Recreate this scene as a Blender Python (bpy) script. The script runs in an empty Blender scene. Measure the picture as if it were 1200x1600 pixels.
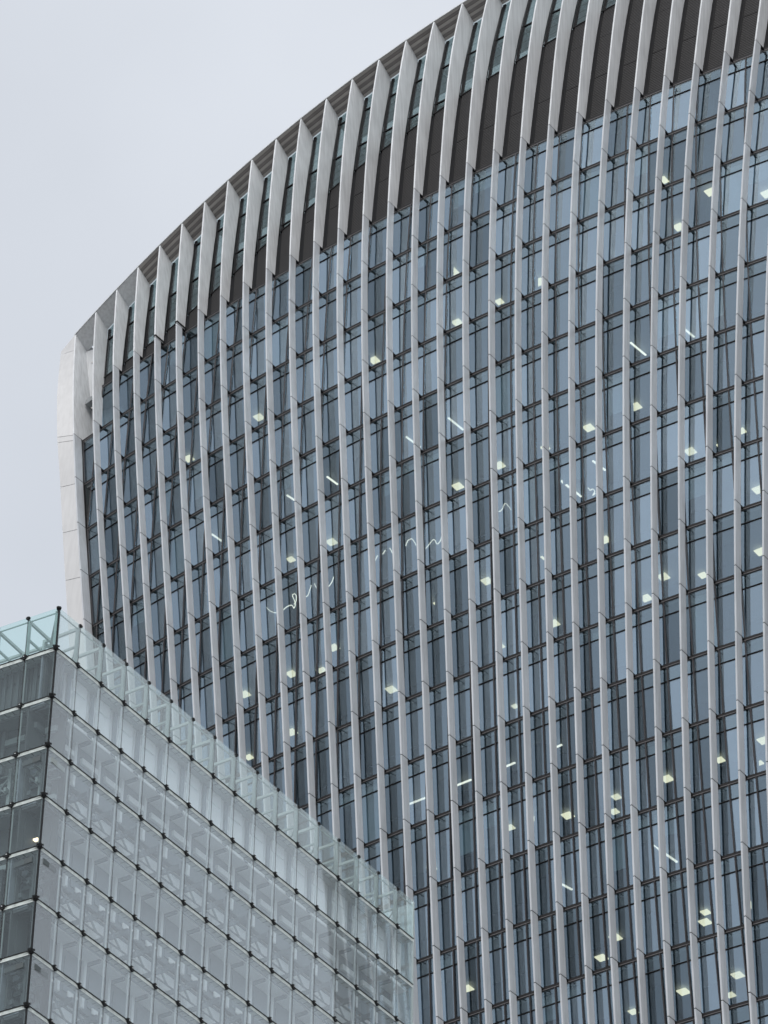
import bpy, math, random
import numpy as np
from mathutils import Vector, Matrix

random.seed(7)
SC = bpy.context.scene
COL = SC.collection

# ------------------------------------------------------------------ camera
OZ = 153.27                                   # height of the topmost office floor line
CAM = dict(x=89.68865, y=-136.15486, z=OZ - 151.67076, yaw=-0.62453, pitch=0.65264, roll=0.01798, f=5955.9)
cy_, sy_ = math.cos(CAM['yaw']), math.sin(CAM['yaw'])
cp_, sp_ = math.cos(CAM['pitch']), math.sin(CAM['pitch'])
fwd = Vector((sy_ * cp_, cy_ * cp_, sp_))
r0 = Vector((cy_, -sy_, 0)); u0 = Vector((-sy_ * sp_, -cy_ * sp_, cp_))
cr_, sr_ = math.cos(CAM['roll']), math.sin(CAM['roll'])
rt = r0 * cr_ + u0 * sr_; up = -r0 * sr_ + u0 * cr_
camd = bpy.data.cameras.new('camera'); cam = bpy.data.objects.new('camera', camd); COL.objects.link(cam)
M = Matrix.Identity(4)
for k in range(3):
    M[k][0] = rt[k]; M[k][1] = up[k]; M[k][2] = -fwd[k]; M[k][3] = (CAM['x'], CAM['y'], CAM['z'])[k]
cam.matrix_world = M
camd.sensor_fit = 'VERTICAL'; camd.sensor_height = 36.0; camd.lens = CAM['f'] / 1600 * 36.0
camd.clip_start = 1.0; camd.clip_end = 5000
SC.camera = cam

# ------------------------------------------------------------------ sky, sun, exposure (overcast daylight)
SUN_EL, SUN_AZ = math.radians(48), math.radians(148)      # azimuth clockwise from +Y
world = bpy.data.worlds.new('World'); SC.world = world; world.use_nodes = True
nt = world.node_tree; nt.nodes.clear()
def N(t, kind, **kw):
    n = t.nodes.new(kind)
    for k, v in kw.items(): setattr(n, k, v)
    return n
sky = N(nt, 'ShaderNodeTexSky', sky_type='NISHITA', sun_disc=False)
sky.sun_elevation = SUN_EL; sky.sun_rotation = SUN_AZ; sky.dust_density = 4.0; sky.air_density = 1.2; sky.ozone_density = 1.0
bgs = N(nt, 'ShaderNodeBackground'); bgs.inputs[1].default_value = 0.05
nt.links.new(sky.outputs[0], bgs.inputs[0])
# the cloud layer: an even overcast vault, a little brighter towards the zenith, with soft cloud relief
geo = N(nt, 'ShaderNodeTexCoord'); sep = N(nt, 'ShaderNodeSeparateXYZ'); nt.links.new(geo.outputs['Generated'], sep.inputs[0])
noi = N(nt, 'ShaderNodeTexNoise'); noi.inputs['Scale'].default_value = 2.6; noi.inputs['Detail'].default_value = 5
nt.links.new(geo.outputs['Generated'], noi.inputs['Vector'])
mr = N(nt, 'ShaderNodeMapRange'); mr.inputs['From Min'].default_value = 0.0; mr.inputs['From Max'].default_value = 1.0
mr.inputs['To Min'].default_value = 0.475; mr.inputs['To Max'].default_value = 0.80
nt.links.new(sep.outputs['Z'], mr.inputs['Value'])
ml = N(nt, 'ShaderNodeMapRange'); ml.inputs['From Min'].default_value = 0.3; ml.inputs['From Max'].default_value = 0.7
ml.inputs['To Min'].default_value = 0.84; ml.inputs['To Max'].default_value = 1.16
nt.links.new(noi.outputs['Fac'], ml.inputs['Value'])
mm = N(nt, 'ShaderNodeMath', operation='MULTIPLY'); nt.links.new(mr.outputs[0], mm.inputs[0]); nt.links.new(ml.outputs[0], mm.inputs[1])
# the cloud is thinner and brighter round the hidden sun
dt = N(nt, 'ShaderNodeVectorMath', operation='DOT_PRODUCT'); nt.links.new(geo.outputs['Generated'], dt.inputs[0])
dt.inputs[1].default_value = (math.sin(SUN_AZ) * math.cos(SUN_EL), math.cos(SUN_AZ) * math.cos(SUN_EL), math.sin(SUN_EL))
mx_ = N(nt, 'ShaderNodeMath', operation='MAXIMUM'); mx_.inputs[1].default_value = 0.0; nt.links.new(dt.outputs['Value'], mx_.inputs[0])
pw_ = N(nt, 'ShaderNodeMath', operation='POWER'); pw_.inputs[1].default_value = 3.0; nt.links.new(mx_.outputs[0], pw_.inputs[0])
ga_ = N(nt, 'ShaderNodeMath', operation='MULTIPLY_ADD'); ga_.inputs[1].default_value = 1.5; ga_.inputs[2].default_value = 1.0; nt.links.new(pw_.outputs[0], ga_.inputs[0])
m2_ = N(nt, 'ShaderNodeMath', operation='MULTIPLY'); nt.links.new(mm.outputs[0], m2_.inputs[0]); nt.links.new(ga_.outputs[0], m2_.inputs[1]); mm = m2_
bgc = N(nt, 'ShaderNodeBackground'); bgc.inputs[0].default_value = (0.94, 0.965, 0.995, 1)
nt.links.new(mm.outputs[0], bgc.inputs[1])
add = N(nt, 'ShaderNodeAddShader'); nt.links.new(bgs.outputs[0], add.inputs[0]); nt.links.new(bgc.outputs[0], add.inputs[1])
wo = N(nt, 'ShaderNodeOutputWorld'); nt.links.new(add.outputs[0], wo.inputs[0])

sund = bpy.data.lights.new('sun', 'SUN'); sund.energy = 1.3; sund.angle = math.radians(25); sund.color = (1.0, 0.98, 0.955)
sun = bpy.data.objects.new('sun', sund); COL.objects.link(sun)
sd = Vector((math.sin(SUN_AZ) * math.cos(SUN_EL), math.cos(SUN_AZ) * math.cos(SUN_EL), math.sin(SUN_EL)))
sun.rotation_euler = sd.to_track_quat('Z', 'Y').to_euler(); sun.location = (60, -120, 260)
SC.view_settings.view_transform = 'Standard'; SC.view_settings.look = 'None'
SC.view_settings.exposure = 0.0; SC.view_settings.gamma = 1.0; SC.view_settings.use_curve_mapping = False

# ------------------------------------------------------------------ materials
def mat(name):
    m = bpy.data.materials.new(name); m.use_nodes = True; m.node_tree.nodes.clear(); return m, m.node_tree
def out(t, s): o = N(t, 'ShaderNodeOutputMaterial'); t.links.new(s, o.inputs[0])
def solid(name, col, rough=0.5, metal=0.0, var=0.0, scale=1.0, bump=0.0, streak=0.0, objvar=0.0, spec=0.5):
    m, t = mat(name); b = N(t, 'ShaderNodeBsdfPrincipled')
    b.inputs['Roughness'].default_value = rough; b.inputs['Metallic'].default_value = metal
    b.inputs['Specular IOR Level'].default_value = spec
    g = N(t, 'ShaderNodeNewGeometry'); c = (*col, 1)
    cur = None
    def mul(fac_socket, lo, hi, prev, f0=0.3, f1=0.7):
        r = N(t, 'ShaderNodeMapRange'); r.inputs['From Min'].default_value = f0; r.inputs['From Max'].default_value = f1
        r.inputs['To Min'].default_value = lo; r.inputs['To Max'].default_value = hi
        t.links.new(fac_socket, r.inputs['Value'])
        if prev is None: return r.outputs[0]
        q = N(t, 'ShaderNodeMath', operation='MULTIPLY'); t.links.new(prev, q.inputs[0]); t.links.new(r.outputs[0], q.inputs[1]); return q.outputs[0]
    if var:
        n = N(t, 'ShaderNodeTexNoise'); n.inputs['Scale'].default_value = scale; n.inputs['Detail'].default_value = 6
        t.links.new(g.outputs['Position'], n.inputs['Vector']); cur = mul(n.outputs['Fac'], 1 - var, 1 + var, cur)
    if streak:
        mp = N(t, 'ShaderNodeMapping'); mp.inputs['Scale'].default_value = (6, 6, 0.35)
        t.links.new(g.outputs['Position'], mp.inputs['Vector'])
        n = N(t, 'ShaderNodeTexNoise'); n.inputs['Scale'].default_value = 1.0; n.inputs['Detail'].default_value = 5
        t.links.new(mp.outputs[0], n.inputs['Vector']); cur = mul(n.outputs['Fac'], 1 - streak, 1.03, cur, 0.35, 0.6)
    if objvar:
        oi = N(t, 'ShaderNodeObjectInfo'); cur = mul(oi.outputs['Random'], 1 - objvar, 1 + objvar, cur, 0, 1)
    if cur is not None:
        v = N(t, 'ShaderNodeVectorMath', operation='SCALE'); v.inputs[0].default_value = col; t.links.new(cur, v.inputs['Scale'])
        t.links.new(v.outputs[0], b.inputs['Base Color'])
    else: b.inputs['Base Color'].default_value = c
    if bump:
        n2 = N(t, 'ShaderNodeTexNoise'); n2.inputs['Scale'].default_value = 9; t.links.new(g.outputs['Position'], n2.inputs['Vector'])
        bp = N(t, 'ShaderNodeBump'); bp.inputs['Strength'].default_value = bump; bp.inputs['Distance'].default_value = 0.02
        t.links.new(n2.outputs['Fac'], bp.inputs['Height']); t.links.new(bp.outputs[0], b.inputs['Normal'])
    out(t, b.outputs[0]); return m
def glass(name, tint, refl, ior, base, bright_veil=0.0, bright_veil_col=(0.8, 0.85, 0.86), wave=0.0, objvar=0.0, paneattr=False, wscale=0.8):
    """coated glazing: clear tinted body, mirror coat (base + Fresnel), optional white diffuse veil that paints in brightness"""
    m, t = mat(name)
    tr = N(t, 'ShaderNodeBsdfTransparent'); tr.inputs[0].default_value = (*tint, 1)
    gl = N(t, 'ShaderNodeBsdfGlossy'); gl.inputs['Roughness'].default_value = 0.01; gl.inputs[0].default_value = (*refl, 1)
    lw = N(t, 'ShaderNodeLayerWeight'); lw.inputs[0].default_value = 0.5      # Schlick's approximation, the same on both sides of the pane
    pw = N(t, 'ShaderNodeMath', operation='POWER'); pw.inputs[1].default_value = 5.0; t.links.new(lw.outputs['Facing'], pw.inputs[0])
    f0 = base + ((ior - 1) / (ior + 1)) ** 2
    a = N(t, 'ShaderNodeMath', operation='MULTIPLY_ADD'); a.inputs[1].default_value = 1 - f0; a.inputs[2].default_value = f0; t.links.new(pw.outputs[0], a.inputs[0])
    fac = a.outputs[0]
    if objvar:
        if paneattr: oi = N(t, 'ShaderNodeAttribute', attribute_name='pane_value'); src_ = oi.outputs['Fac']
        else: oi = N(t, 'ShaderNodeObjectInfo'); src_ = oi.outputs['Random']
        r = N(t, 'ShaderNodeMapRange'); r.inputs['To Min'].default_value = 1 - objvar; r.inputs['To Max'].default_value = 1 + objvar
        t.links.new(src_, r.inputs['Value']); q = N(t, 'ShaderNodeMath', operation='MULTIPLY', use_clamp=True)
        t.links.new(fac, q.inputs[0]); t.links.new(r.outputs[0], q.inputs[1]); fac = q.outputs[0]
    if wave:
        g = N(t, 'ShaderNodeNewGeometry'); n = N(t, 'ShaderNodeTexNoise'); n.inputs['Scale'].default_value = wscale; n.inputs['Detail'].default_value = 1
        t.links.new(g.outputs['Position'], n.inputs['Vector']); bp = N(t, 'ShaderNodeBump'); bp.inputs['Strength'].default_value = wave; bp.inputs['Distance'].default_value = 0.03
        t.links.new(n.outputs['Fac'], bp.inputs['Height']); t.links.new(bp.outputs[0], gl.inputs['Normal'])
    body = tr.outputs[0]
    if bright_veil:  # pale diffuse mix painted in to brighten the pane
        df = N(t, 'ShaderNodeBsdfDiffuse'); df.inputs[0].default_value = (*bright_veil_col, 1)
        tl = N(t, 'ShaderNodeBsdfTranslucent'); tl.inputs[0].default_value = (*bright_veil_col, 1)
        m0 = N(t, 'ShaderNodeMixShader'); m0.inputs[0].default_value = 0.3; t.links.new(df.outputs[0], m0.inputs[1]); t.links.new(tl.outputs[0], m0.inputs[2])
        m1 = N(t, 'ShaderNodeMixShader'); m1.inputs[0].default_value = bright_veil; t.links.new(tr.outputs[0], m1.inputs[1]); t.links.new(m0.outputs[0], m1.inputs[2]); body = m1.outputs[0]
    mx = N(t, 'ShaderNodeMixShader'); t.links.new(fac, mx.inputs[0]); t.links.new(body, mx.inputs[1]); t.links.new(gl.outputs[0], mx.inputs[2])
    out(t, mx.outputs[0]); return m
def emit(name, col, s):
    m, t = mat(name); e = N(t, 'ShaderNodeEmission'); e.inputs[0].default_value = (*col, 1); e.inputs[1].default_value = s; out(t, e.outputs[0]); return m

FIN = solid('fin_metal', (0.455, 0.48, 0.51), 0.42, 0.0, var=0.05, scale=0.6, streak=0.10, objvar=0.05, bump=0.03)
FINTOP = solid('fin_crown_metal', (0.58, 0.60, 0.62), 0.42, 0.0, var=0.07, scale=0.45, streak=0.14, objvar=0.04, bump=0.03)
CORNER = solid('corner_metal', (0.46, 0.465, 0.475), 0.5, var=0.03, scale=0.5, streak=0.04, objvar=0.03)
JOINT = solid('joint_black', (0.018, 0.018, 0.02), 0.6)
BRONZE = solid('bronze_frame', (0.015, 0.0145, 0.016), 0.5, 0.0, var=0.1, scale=2, spec=0.25)
BRONZEL = solid('bronze_trim', (0.15, 0.145, 0.15), 0.45, 0.0, spec=0.3)
MULL = solid('mullion_bronze', (0.040, 0.037, 0.040), 0.45, 0.0, var=0.1, spec=0.3)
GASKET = solid('gasket_black', (0.007, 0.007, 0.008), 0.6, spec=0.15)
SPAND = glass('tower_glass', (0.55, 0.63, 0.66), (0.71, 0.85, 0.98), 1.5, 0.145, wave=0.55, objvar=0.46, paneattr=True, wscale=0.55)
SPAND2 = glass('tower_upper_glass', (0.58, 0.64, 0.66), (0.70, 0.86, 0.98), 1.5, 0.115, wave=0.35, objvar=0.28, paneattr=True, wscale=0.5)
SKYG = glass('sky_garden_glass', (0.62, 0.685, 0.69), (0.80, 0.88, 0.92), 1.5, 0.02, wave=0.05)
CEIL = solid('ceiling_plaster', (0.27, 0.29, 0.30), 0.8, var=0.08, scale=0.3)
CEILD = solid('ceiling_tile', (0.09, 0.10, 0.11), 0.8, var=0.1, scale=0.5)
WALLG = solid('gallery_plaster', (0.42, 0.46, 0.46), 0.7, var=0.25, scale=0.25)
CORE = solid('core_wall', (0.06, 0.065, 0.07), 0.8, var=0.2, scale=0.25)
BLACKP = None
SOFFIT = solid('soffit_boards', (0.36, 0.34, 0.325), 0.55, var=0.12, scale=1.0)
SOFFITD = solid('soffit_board_dark', (0.20, 0.185, 0.18), 0.55, var=0.12, scale=1.0)
ROOF = solid('roof_membrane', (0.33, 0.33, 0.33), 0.8, var=0.1)
LAMP = emit('ceiling_lamp_glow', (1.0, 0.80, 0.52), 2.7)
LAMP_REFL = emit('strip_and_reflection_glow', (1.0, 0.84, 0.66), 3.2)
STONE = solid('stone_cladding', (0.52, 0.50, 0.49), 0.6, var=0.05, scale=1.2, streak=0.08)
# ribbed dark cladding
m, t = mat('dark_ribbed_cladding'); b = N(t, 'ShaderNodeBsdfPrincipled'); b.inputs['Roughness'].default_value = 0.5
g = N(t, 'ShaderNodeNewGeometry'); sp = N(t, 'ShaderNodeSeparateXYZ'); t.links.new(g.outputs['Position'], sp.inputs[0])
w = N(t, 'ShaderNodeMath', operation='MULTIPLY'); w.inputs[1].default_value = 42.0; t.links.new(sp.outputs['Z'], w.inputs[0])
sn = N(t, 'ShaderNodeMath', operation='SINE'); t.links.new(w.outputs[0], sn.inputs[0])
bp = N(t, 'ShaderNodeBump'); bp.inputs['Strength'].default_value = 0.7; bp.inputs['Distance'].default_value = 0.03; t.links.new(sn.outputs[0], bp.inputs['Height'])
t.links.new(bp.outputs[0], b.inputs['Normal'])
n = N(t, 'ShaderNodeTexNoise'); mp = N(t, 'ShaderNodeMapping'); mp.inputs['Scale'].default_value = (0.5, 0.5, 3.0); t.links.new(g.outputs['Position'], mp.inputs['Vector']); t.links.new(mp.outputs[0], n.inputs['Vector']); n.inputs['Detail'].default_value = 5
cr = N(t, 'ShaderNodeMix', data_type='RGBA'); cr.inputs[6].default_value = (0.013, 0.0125, 0.013, 1); cr.inputs[7].default_value = (0.028, 0.0265, 0.0275, 1); b.inputs['Specular IOR Level'].default_value = 0.3
t.links.new(n.outputs['Fac'], cr.inputs[0]); t.links.new(cr.outputs[2], b.inputs['Base Color']); out(t, b.outputs[0]); BLACKP = m
# foreground building
GR = glass('pale_facade_glass', (0.945, 0.98, 0.99), (0.95, 0.985, 1.0), 1.5, 0.08, bright_veil=0.125, bright_veil_col=(0.86, 0.92, 0.955), wave=0.02, objvar=0.06)
GL = glass('shaded_facade_glass', (0.84, 0.88, 0.885), (0.9, 0.97, 1.0), 1.5, 0.0, bright_veil=0.015, bright_veil_col=(0.5, 0.58, 0.58), wave=0.02, objvar=0.08)  # left-face copy of the pane, with shade put into its tint
GP = glass('parapet_glass', (0.85, 0.95, 0.945), (0.94, 0.98, 1.0), 1.5, 0.01, bright_veil=0.03, bright_veil_col=(0.7, 0.85, 0.84), wave=0.02)
GPR = glass('parapet_glass_veiled', (0.90, 0.965, 0.965), (0.94, 0.98, 1.0), 1.5, 0.04, bright_veil=0.15, bright_veil_col=(0.87, 0.92, 0.93), wave=0.02)
STEEL = solid('painted_steel', (0.27, 0.31, 0.31), 0.5, var=0.05)
STEELP = solid('pale_steel', (0.62, 0.67, 0.69), 0.5, var=0.04)
STEELD = solid('dark_steel', (0.06, 0.075, 0.078), 0.5, var=0.1)
BLACK = solid('black_casting', (0.008, 0.009, 0.010), 0.5, spec=0.2)
GRATE = solid('walkway_grating', (0.42, 0.47, 0.46), 0.7, var=0.25, scale=5)
EDGE = solid('glass_edge_trim', (0.62, 0.68, 0.68), 0.4)
WALLP = solid('inner_panel_pale', (0.88, 0.90, 0.92), 0.6, var=0.05, scale=0.7, objvar=0.04)
WALLM = solid('inner_panel_grey', (0.22, 0.25, 0.28), 0.6, var=0.08, scale=0.7, objvar=0.06)
WALLD = solid('inner_wall_dark', (0.045, 0.052, 0.054), 0.6, var=0.25, scale=0.5, objvar=0.2)
CURT = solid('grey_blind', (0.10, 0.115, 0.12), 0.8, var=0.1, scale=0.6, objvar=0.1)
WHITE = solid('white_box', (0.92, 0.93, 0.94), 0.6)

# ------------------------------------------------------------------ mesh helpers
class MB:
    def __init__(s): s.v = []; s.f = []; s.m = []; s.rv = {}
    def quad(s, a, b, c, d, mi=0):
        n = len(s.v); s.v += [tuple(a), tuple(b), tuple(c), tuple(d)]; s.f.append((n, n + 1, n + 2, n + 3)); s.m.append(mi)
    def tri(s, a, b, c, mi=0):
        n = len(s.v); s.v += [tuple(a), tuple(b), tuple(c)]; s.f.append((n, n + 1, n + 2)); s.m.append(mi)
    def hexa(s, p, mi=0):            # p: 8 corners, bottom 4 then top 4
        n = len(s.v); s.v += [tuple(q) for q in p]
        for f in ((0, 3, 2, 1), (4, 5, 6, 7), (0, 1, 5, 4), (1, 2, 6, 5), (2, 3, 7, 6), (3, 0, 4, 7)):
            s.f.append(tuple(n + k for k in f)); s.m.append(mi)
    def box(s, x0, x1, y0, y1, z0, z1, mi=0):
        s.hexa([(x0, y0, z0), (x1, y0, z0), (x1, y1, z0), (x0, y1, z0), (x0, y0, z1), (x1, y0, z1), (x1, y1, z1), (x0, y1, z1)], mi)
    def bar(s, a, b, w, h=None, mi=0, upv=(0, 0, 1)):
        a = Vector(a); b = Vector(b); d = (b - a).normalized(); h = w if h is None else h
        u = Vector(upv)
        if abs(d.dot(u)) > 0.98: u = Vector((0, 1, 0))
        sx = d.cross(u).normalized() * (w / 2); sz = sx.cross(d).normalized() * (h / 2)
        s.hexa([a - sx - sz, a + sx - sz, b + sx - sz, b - sx - sz, a - sx + sz, a + sx + sz, b + sx + sz, b - sx + sz], mi)
    def sheet(s, P, th, nrm, mi=0):  # quad P extruded by th along nrm (a solid slab)
        n = Vector(nrm) * th; P = [Vector(p) for p in P]
        s.hexa([P[0], P[1], P[2], P[3], P[0] + n, P[1] + n, P[2] + n, P[3] + n], mi)
    def mesh(s, name, mats):
        me = bpy.data.meshes.new(name); me.from_pydata(s.v, [], s.f)
        for q in (mats if isinstance(mats, (list, tuple)) else [mats]): me.materials.append(q)
        if any(s.m): me.polygons.foreach_set('material_index', s.m)
        if s.rv:
            at = me.attributes.new('pane_value', 'FLOAT', 'FACE'); vals = [0.5] * len(s.f)
            for k_, v_ in s.rv.items(): vals[k_] = v_
            at.data.foreach_set('value', vals)
        me.update(); return me
def put(name, me, parent=None, loc=(0, 0, 0), rot=None):
    o = bpy.data.objects.new(name, me); COL.objects.link(o); o.location = loc
    if rot is not None: o.rotation_euler = (0, 0, rot)
    if parent is not None: o.parent = parent
    return o
def fixn(me):
    import bmesh
    bm = bmesh.new(); bm.from_mesh(me); bmesh.ops.recalc_face_normals(bm, faces=bm.faces); bm.to_mesh(me); bm.free()

# ------------------------------------------------------------------ tower surface
C0, MC, WM = 18.57309, 3.03767, 1.51399
def wid(s):
    if s < 0: return 1.91266 + 0.44341 * s + 0.08272 * s * s - 0.00926 * s ** 3 - 0.00123 * s ** 4
    return 1.91266 + 0.44341 * s - 0.58556 * s * s + 1.62069 * s ** 3
def prof(s):
    if s < 0: return 4.02854 * s + 7.66962 * s * s + 5.18928 * s ** 3 + 1.44889 * s ** 4
    return 4.02854 * s + 0.46977 * s * s + 14.95111 * s ** 3 + 2.19181 * s ** 4
SLOW = -1.6                                     # below this the curve is carried straight down
def wids(s): return wid(s) if s > SLOW else wid(SLOW) + 0.5 * (wid(SLOW + .02) - wid(SLOW)) / .02 * (math.exp(s - SLOW) - 1)
def profs(s): return prof(s) if s > SLOW else prof(SLOW) + (prof(SLOW + .02) - prof(SLOW)) / .02 * 0.4 * (1 - math.exp((s - SLOW) / -0.4) if False else -(1 - math.exp((s - SLOW) / 0.4)))
def bow(X, s): return (0.2964 + 0.03986 * max(s, SLOW)) * X * X * .01
def finx(i, z): return (i - C0) * wids(z / 40)
def yout(X, z): return profs(z / 40) + bow(X, z / 40)                  # outer edge of the fins (z relative to row 0)
def dep_glass(z):
    s = z / 40
    return 0.90 + 0.146 * max(s, SLOW) if z <= 0 else 1.05 + 0.9 * s
def mulx(m, z):
    s = max(min(z / 40, 0), SLOW); return (m - MC) * WM * (1 + 0.04685 * s + 0.0265 * s * s)
def ztop(i):
    u = (i - C0) / 18.; return 40 * (0.45433 + 0.1965 * u - 0.06538 * u * u + 0.06874 * u ** 3 + 0.03899 * u ** 4) if i <= 22 else ztop(22) + (ztop(22) - ztop(21)) * (i - 22) * (1 - 0.028 * (i - 22))
def blade_in(i): return 1.20 + min(max(i, 0), 14) / 14 * 0.20            # blade depth at the crown
NF = 38
def P(X, y, z): return Vector((X, y, z + OZ))
def glassP(X, z, off=0.0): return P(X, yout(X, z) + dep_glass(z) + off, z)
def proj(p):
    d = p - Vector((CAM['x'], CAM['y'], CAM['z'])); k = d.dot(fwd)
    return (600 + CAM['f'] * d.dot(rt) / k, 800 - CAM['f'] * d.dot(up) / k)

tower = bpy.data.objects.new('office_tower', None); COL.objects.link(tower)
tower['label'] = 'tall curved office tower with pale vertical fins, dark bronze windows and an arched roofline'
tower['category'] = 'skyscraper'

# ---- fins
def fin_sec(i, zo, zi, yi_extra, th=0.10):
    """outer and inner points of the blade cross-section: outer at zo, inner at zi"""
    Xo = finx(i, zo); Xi = finx(i, zi)
    return P(Xo, yout(Xo, zo), zo), P(Xi, yout(Xi, zi) + yi_extra, zi)
def blade_mesh(i, rows, th=0.10):
    """rows: list of (zo, zi, depth) from bottom to top"""
    mb = MB(); R = []
    for zo, zi, d in rows:
        a, b = fin_sec(i, zo, zi, d); R.append((a, b, b + Vector((th, 0, 0)), a + Vector((th, 0, 0))))
    n0 = len(mb.v)
    for r in R: mb.v += [tuple(q) for q in r]
    for k in range(len(R) - 1):
        b0 = n0 + 4 * k; b1 = b0 + 4
        for j in range(4):
            mb.f.append((b0 + j, b0 + (j + 1) % 4, b1 + (j + 1) % 4, b1 + j)); mb.m.append(0)
    mb.f.append((n0, n0 + 3, n0 + 2, n0 + 1)); mb.m.append(0)
    e = n0 + 4 * (len(R) - 1); mb.f.append((e, e + 1, e + 2, e + 3)); mb.m.append(0)
    return mb
BD = 0.53
fix = MB()
crown_start = {0: -4.0, 1: -4.0}
for i in range(NF):
    fin = bpy.data.objects.new('fin', None); COL.objects.link(fin); fin.parent = tower
    X0 = finx(i, 0); fin.location = P(X0, yout(X0, 0), 0)
    inv = Matrix.Translation(-fin.location)
    zs = crown_start.get(i, 0.0); zt = ztop(i)
    def addp(rows, m):
        mb = blade_mesh(i, rows); me = mb.mesh('fin_panel', m); fixn(me); me.transform(inv)
        return put('fin_panel', me, fin)
    # crown piece
    rows = []
    for k in range(15):
        tt = k / 14.; zo = zs + 0.02 + (zt - zs - 0.02) * tt; zi = zs + 0.02 + (zt - 0.8 - zs - .02) * tt
        d = 0.80 + (blade_in(i) - 0.80) * min(1, tt * 1.15)
        if i == 0: d = 1.0 + 0.9 * min(1, (1 - tt) * 1.6) * (1 if tt < 1 else 0) + .2 * tt
        rows.append((zo, zi, d))
    addp(rows, FINTOP)
    last = 18
    r = int(round(-zs / 4))
    while r < last:
        a, b = -4.0 * (r + 1) + 0.028, -4.0 * r - 0.028
        bd = .76 if i == 0 else BD
        addp([(a, a, bd), ((a + b) / 2, (a + b) / 2, bd), (b, b, bd)], FIN)
        r += 1
    addp([(z, z, BD) for z in [-OZ + 0.0] + [-OZ + (OZ - 72) * k / 5 for k in range(1, 5)] + [-72.02]], FIN)
    # joint cores and brackets back to the glass line
    r = int(round(-zs / 4))
    while r <= last:
        z = -4.0 * r; X = finx(i, z); y = yout(X, z); dg = dep_glass(z - .01)
        d0 = 0.80 if (r * -4.0) == zs else BD
        fix.hexa([P(X + .015, y + .02, z - .06), P(X + .085, y + .02, z - .06), P(X + .085, y + d0 - .02, z - .06), P(X + .015, y + d0 - .02, z - .06),
                  P(X + .015, y + .02, z + .06), P(X + .085, y + .02, z + .06), P(X + .085, y + d0 - .02, z + .06), P(X + .015, y + d0 - .02, z + .06)])
        fix.hexa([P(X, y + BD - .04, z - .08), P(X + .10, y + BD - .04, z - .08), P(X + .10, y + dg + .02, z - .12), P(X, y + dg + .02, z - .12),
                  P(X, y + BD - .04, z + .02), P(X + .10, y + BD - .04, z + .02), P(X + .10, y + dg + .02, z + .02), P(X, y + dg + .02, z + .02)])
        r += 1
o = put('fixing_bracket', fix.mesh('fixing_bracket', GASKET), tower); o['kind'] = 'stuff'
# maintenance clamps around two fins near the corner
for i in (4, 5):
    z = 0.15; X = finx(i, z); y = yout(X, z); mb = MB()
    for dz in (0.0, -0.42):
        mb.hexa([P(X - .04, y - .05, z + dz - .05), P(X + .15, y - .05, z + dz - .05), P(X + .15, y + .95, z + dz - .05), P(X - .04, y + .95, z + dz - .05),
                 P(X - .04, y - .05, z + dz + .05), P(X + .15, y - .05, z + dz + .05), P(X + .15, y + .95, z + dz + .05), P(X - .04, y + .95, z + dz + .05)])
    put('fin_clamp', mb.mesh('fin_clamp', JOINT), tower)

# ---- corner cladding to the left of fin 0
def cornerB(z):
    X = finx(0, z) - float(np.interp(z, [0, 4.9], [.95, .98])); return P(X, yout(finx(0, z), z) + float(np.interp(z, [-8, -4, 0, 4.9], [-.23, -.40, -.38, -.10])), z)
zsC = [-OZ, -110, -90, -72] + [-4 * r - 0.6 for r in range(17, 0, -1)] + [-4.1, 4.4]
for k in range(len(zsC) - 1):
    a, b = zsC[k] + .02, zsC[k + 1] - .02
    nseg = 3 if b < -4 else 10; mb = MB()
    for j in range(nseg):
        za, zb = a + (b - a) * j / nseg, a + (b - a) * (j + 1) / nseg
        A0 = P(finx(0, za), yout(finx(0, za), za), za); A1 = P(finx(0, zb), yout(finx(0, zb), zb), zb)
        B0, B1 = cornerB(za), cornerB(zb); bk = Vector((0.12, 0.5, 0))
        mb.hexa([B0, A0, A0 + Vector((0, .12, 0)), B0 + Vector((.1, .14, 0)), B1, A1, A1 + Vector((0, .12, 0)), B1 + Vector((.1, .14, 0))])
    put('corner_panel', mb.mesh('corner_panel', CORNER), tower)
mb = MB()
Bt = cornerB(4.75); Aap = P(finx(0, ztop(0)), yout(finx(0, ztop(0)), ztop(0)), ztop(0)); Al = P(finx(0, 4.6), yout(finx(0, 4.6), 4.6), 4.6)
Bl = cornerB(4.4)
mb.tri(Bt, Al, Aap); mb.quad(Bl, P(finx(0, 4.4), yout(finx(0, 4.4), 4.4), 4.4), Al, Bt)
Bk = Bt + Vector((0.3, 1.6, 0.1)); mb.quad(Bt, Aap, Aap + Vector((0, 2.2, .2)), Bk)
put('corner_cap', mb.mesh('corner_cap', CORNER), tower)
# side wall (west flank) going back from the corner
mb = MB(); zz = [-OZ, -120, -96, -72, -60, -48, -36, -24, -16, -8, -4, 0, 2, 4.6]
for k in range(len(zz) - 1):
    B0, B1 = cornerB(zz[k]) + Vector((.05, .13, 0)), cornerB(zz[k + 1]) + Vector((.05, .13, 0))
    mb.quad(B0, B1, B1 + Vector((1.0, 34, 6 * k / 12)), B0 + Vector((1.0, 34, 0)))
put('flank_wall', mb.mesh('flank_wall', STONE), tower)
mb = MB()
for k in range(len(zz) - 1):
    q0, q1 = [P(finx(NF - 1, z) + 1.0, yout(finx(NF - 1, z), z), z) for z in (zz[k], zz[k + 1])]
    mb.quad(q0, q1, q1 + Vector((-1.0, 34, 6 * k / 12)), q0 + Vector((-1.0, 34, 0)))
put('flank_wall', mb.mesh('flank_wall', STONE), tower)

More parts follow.
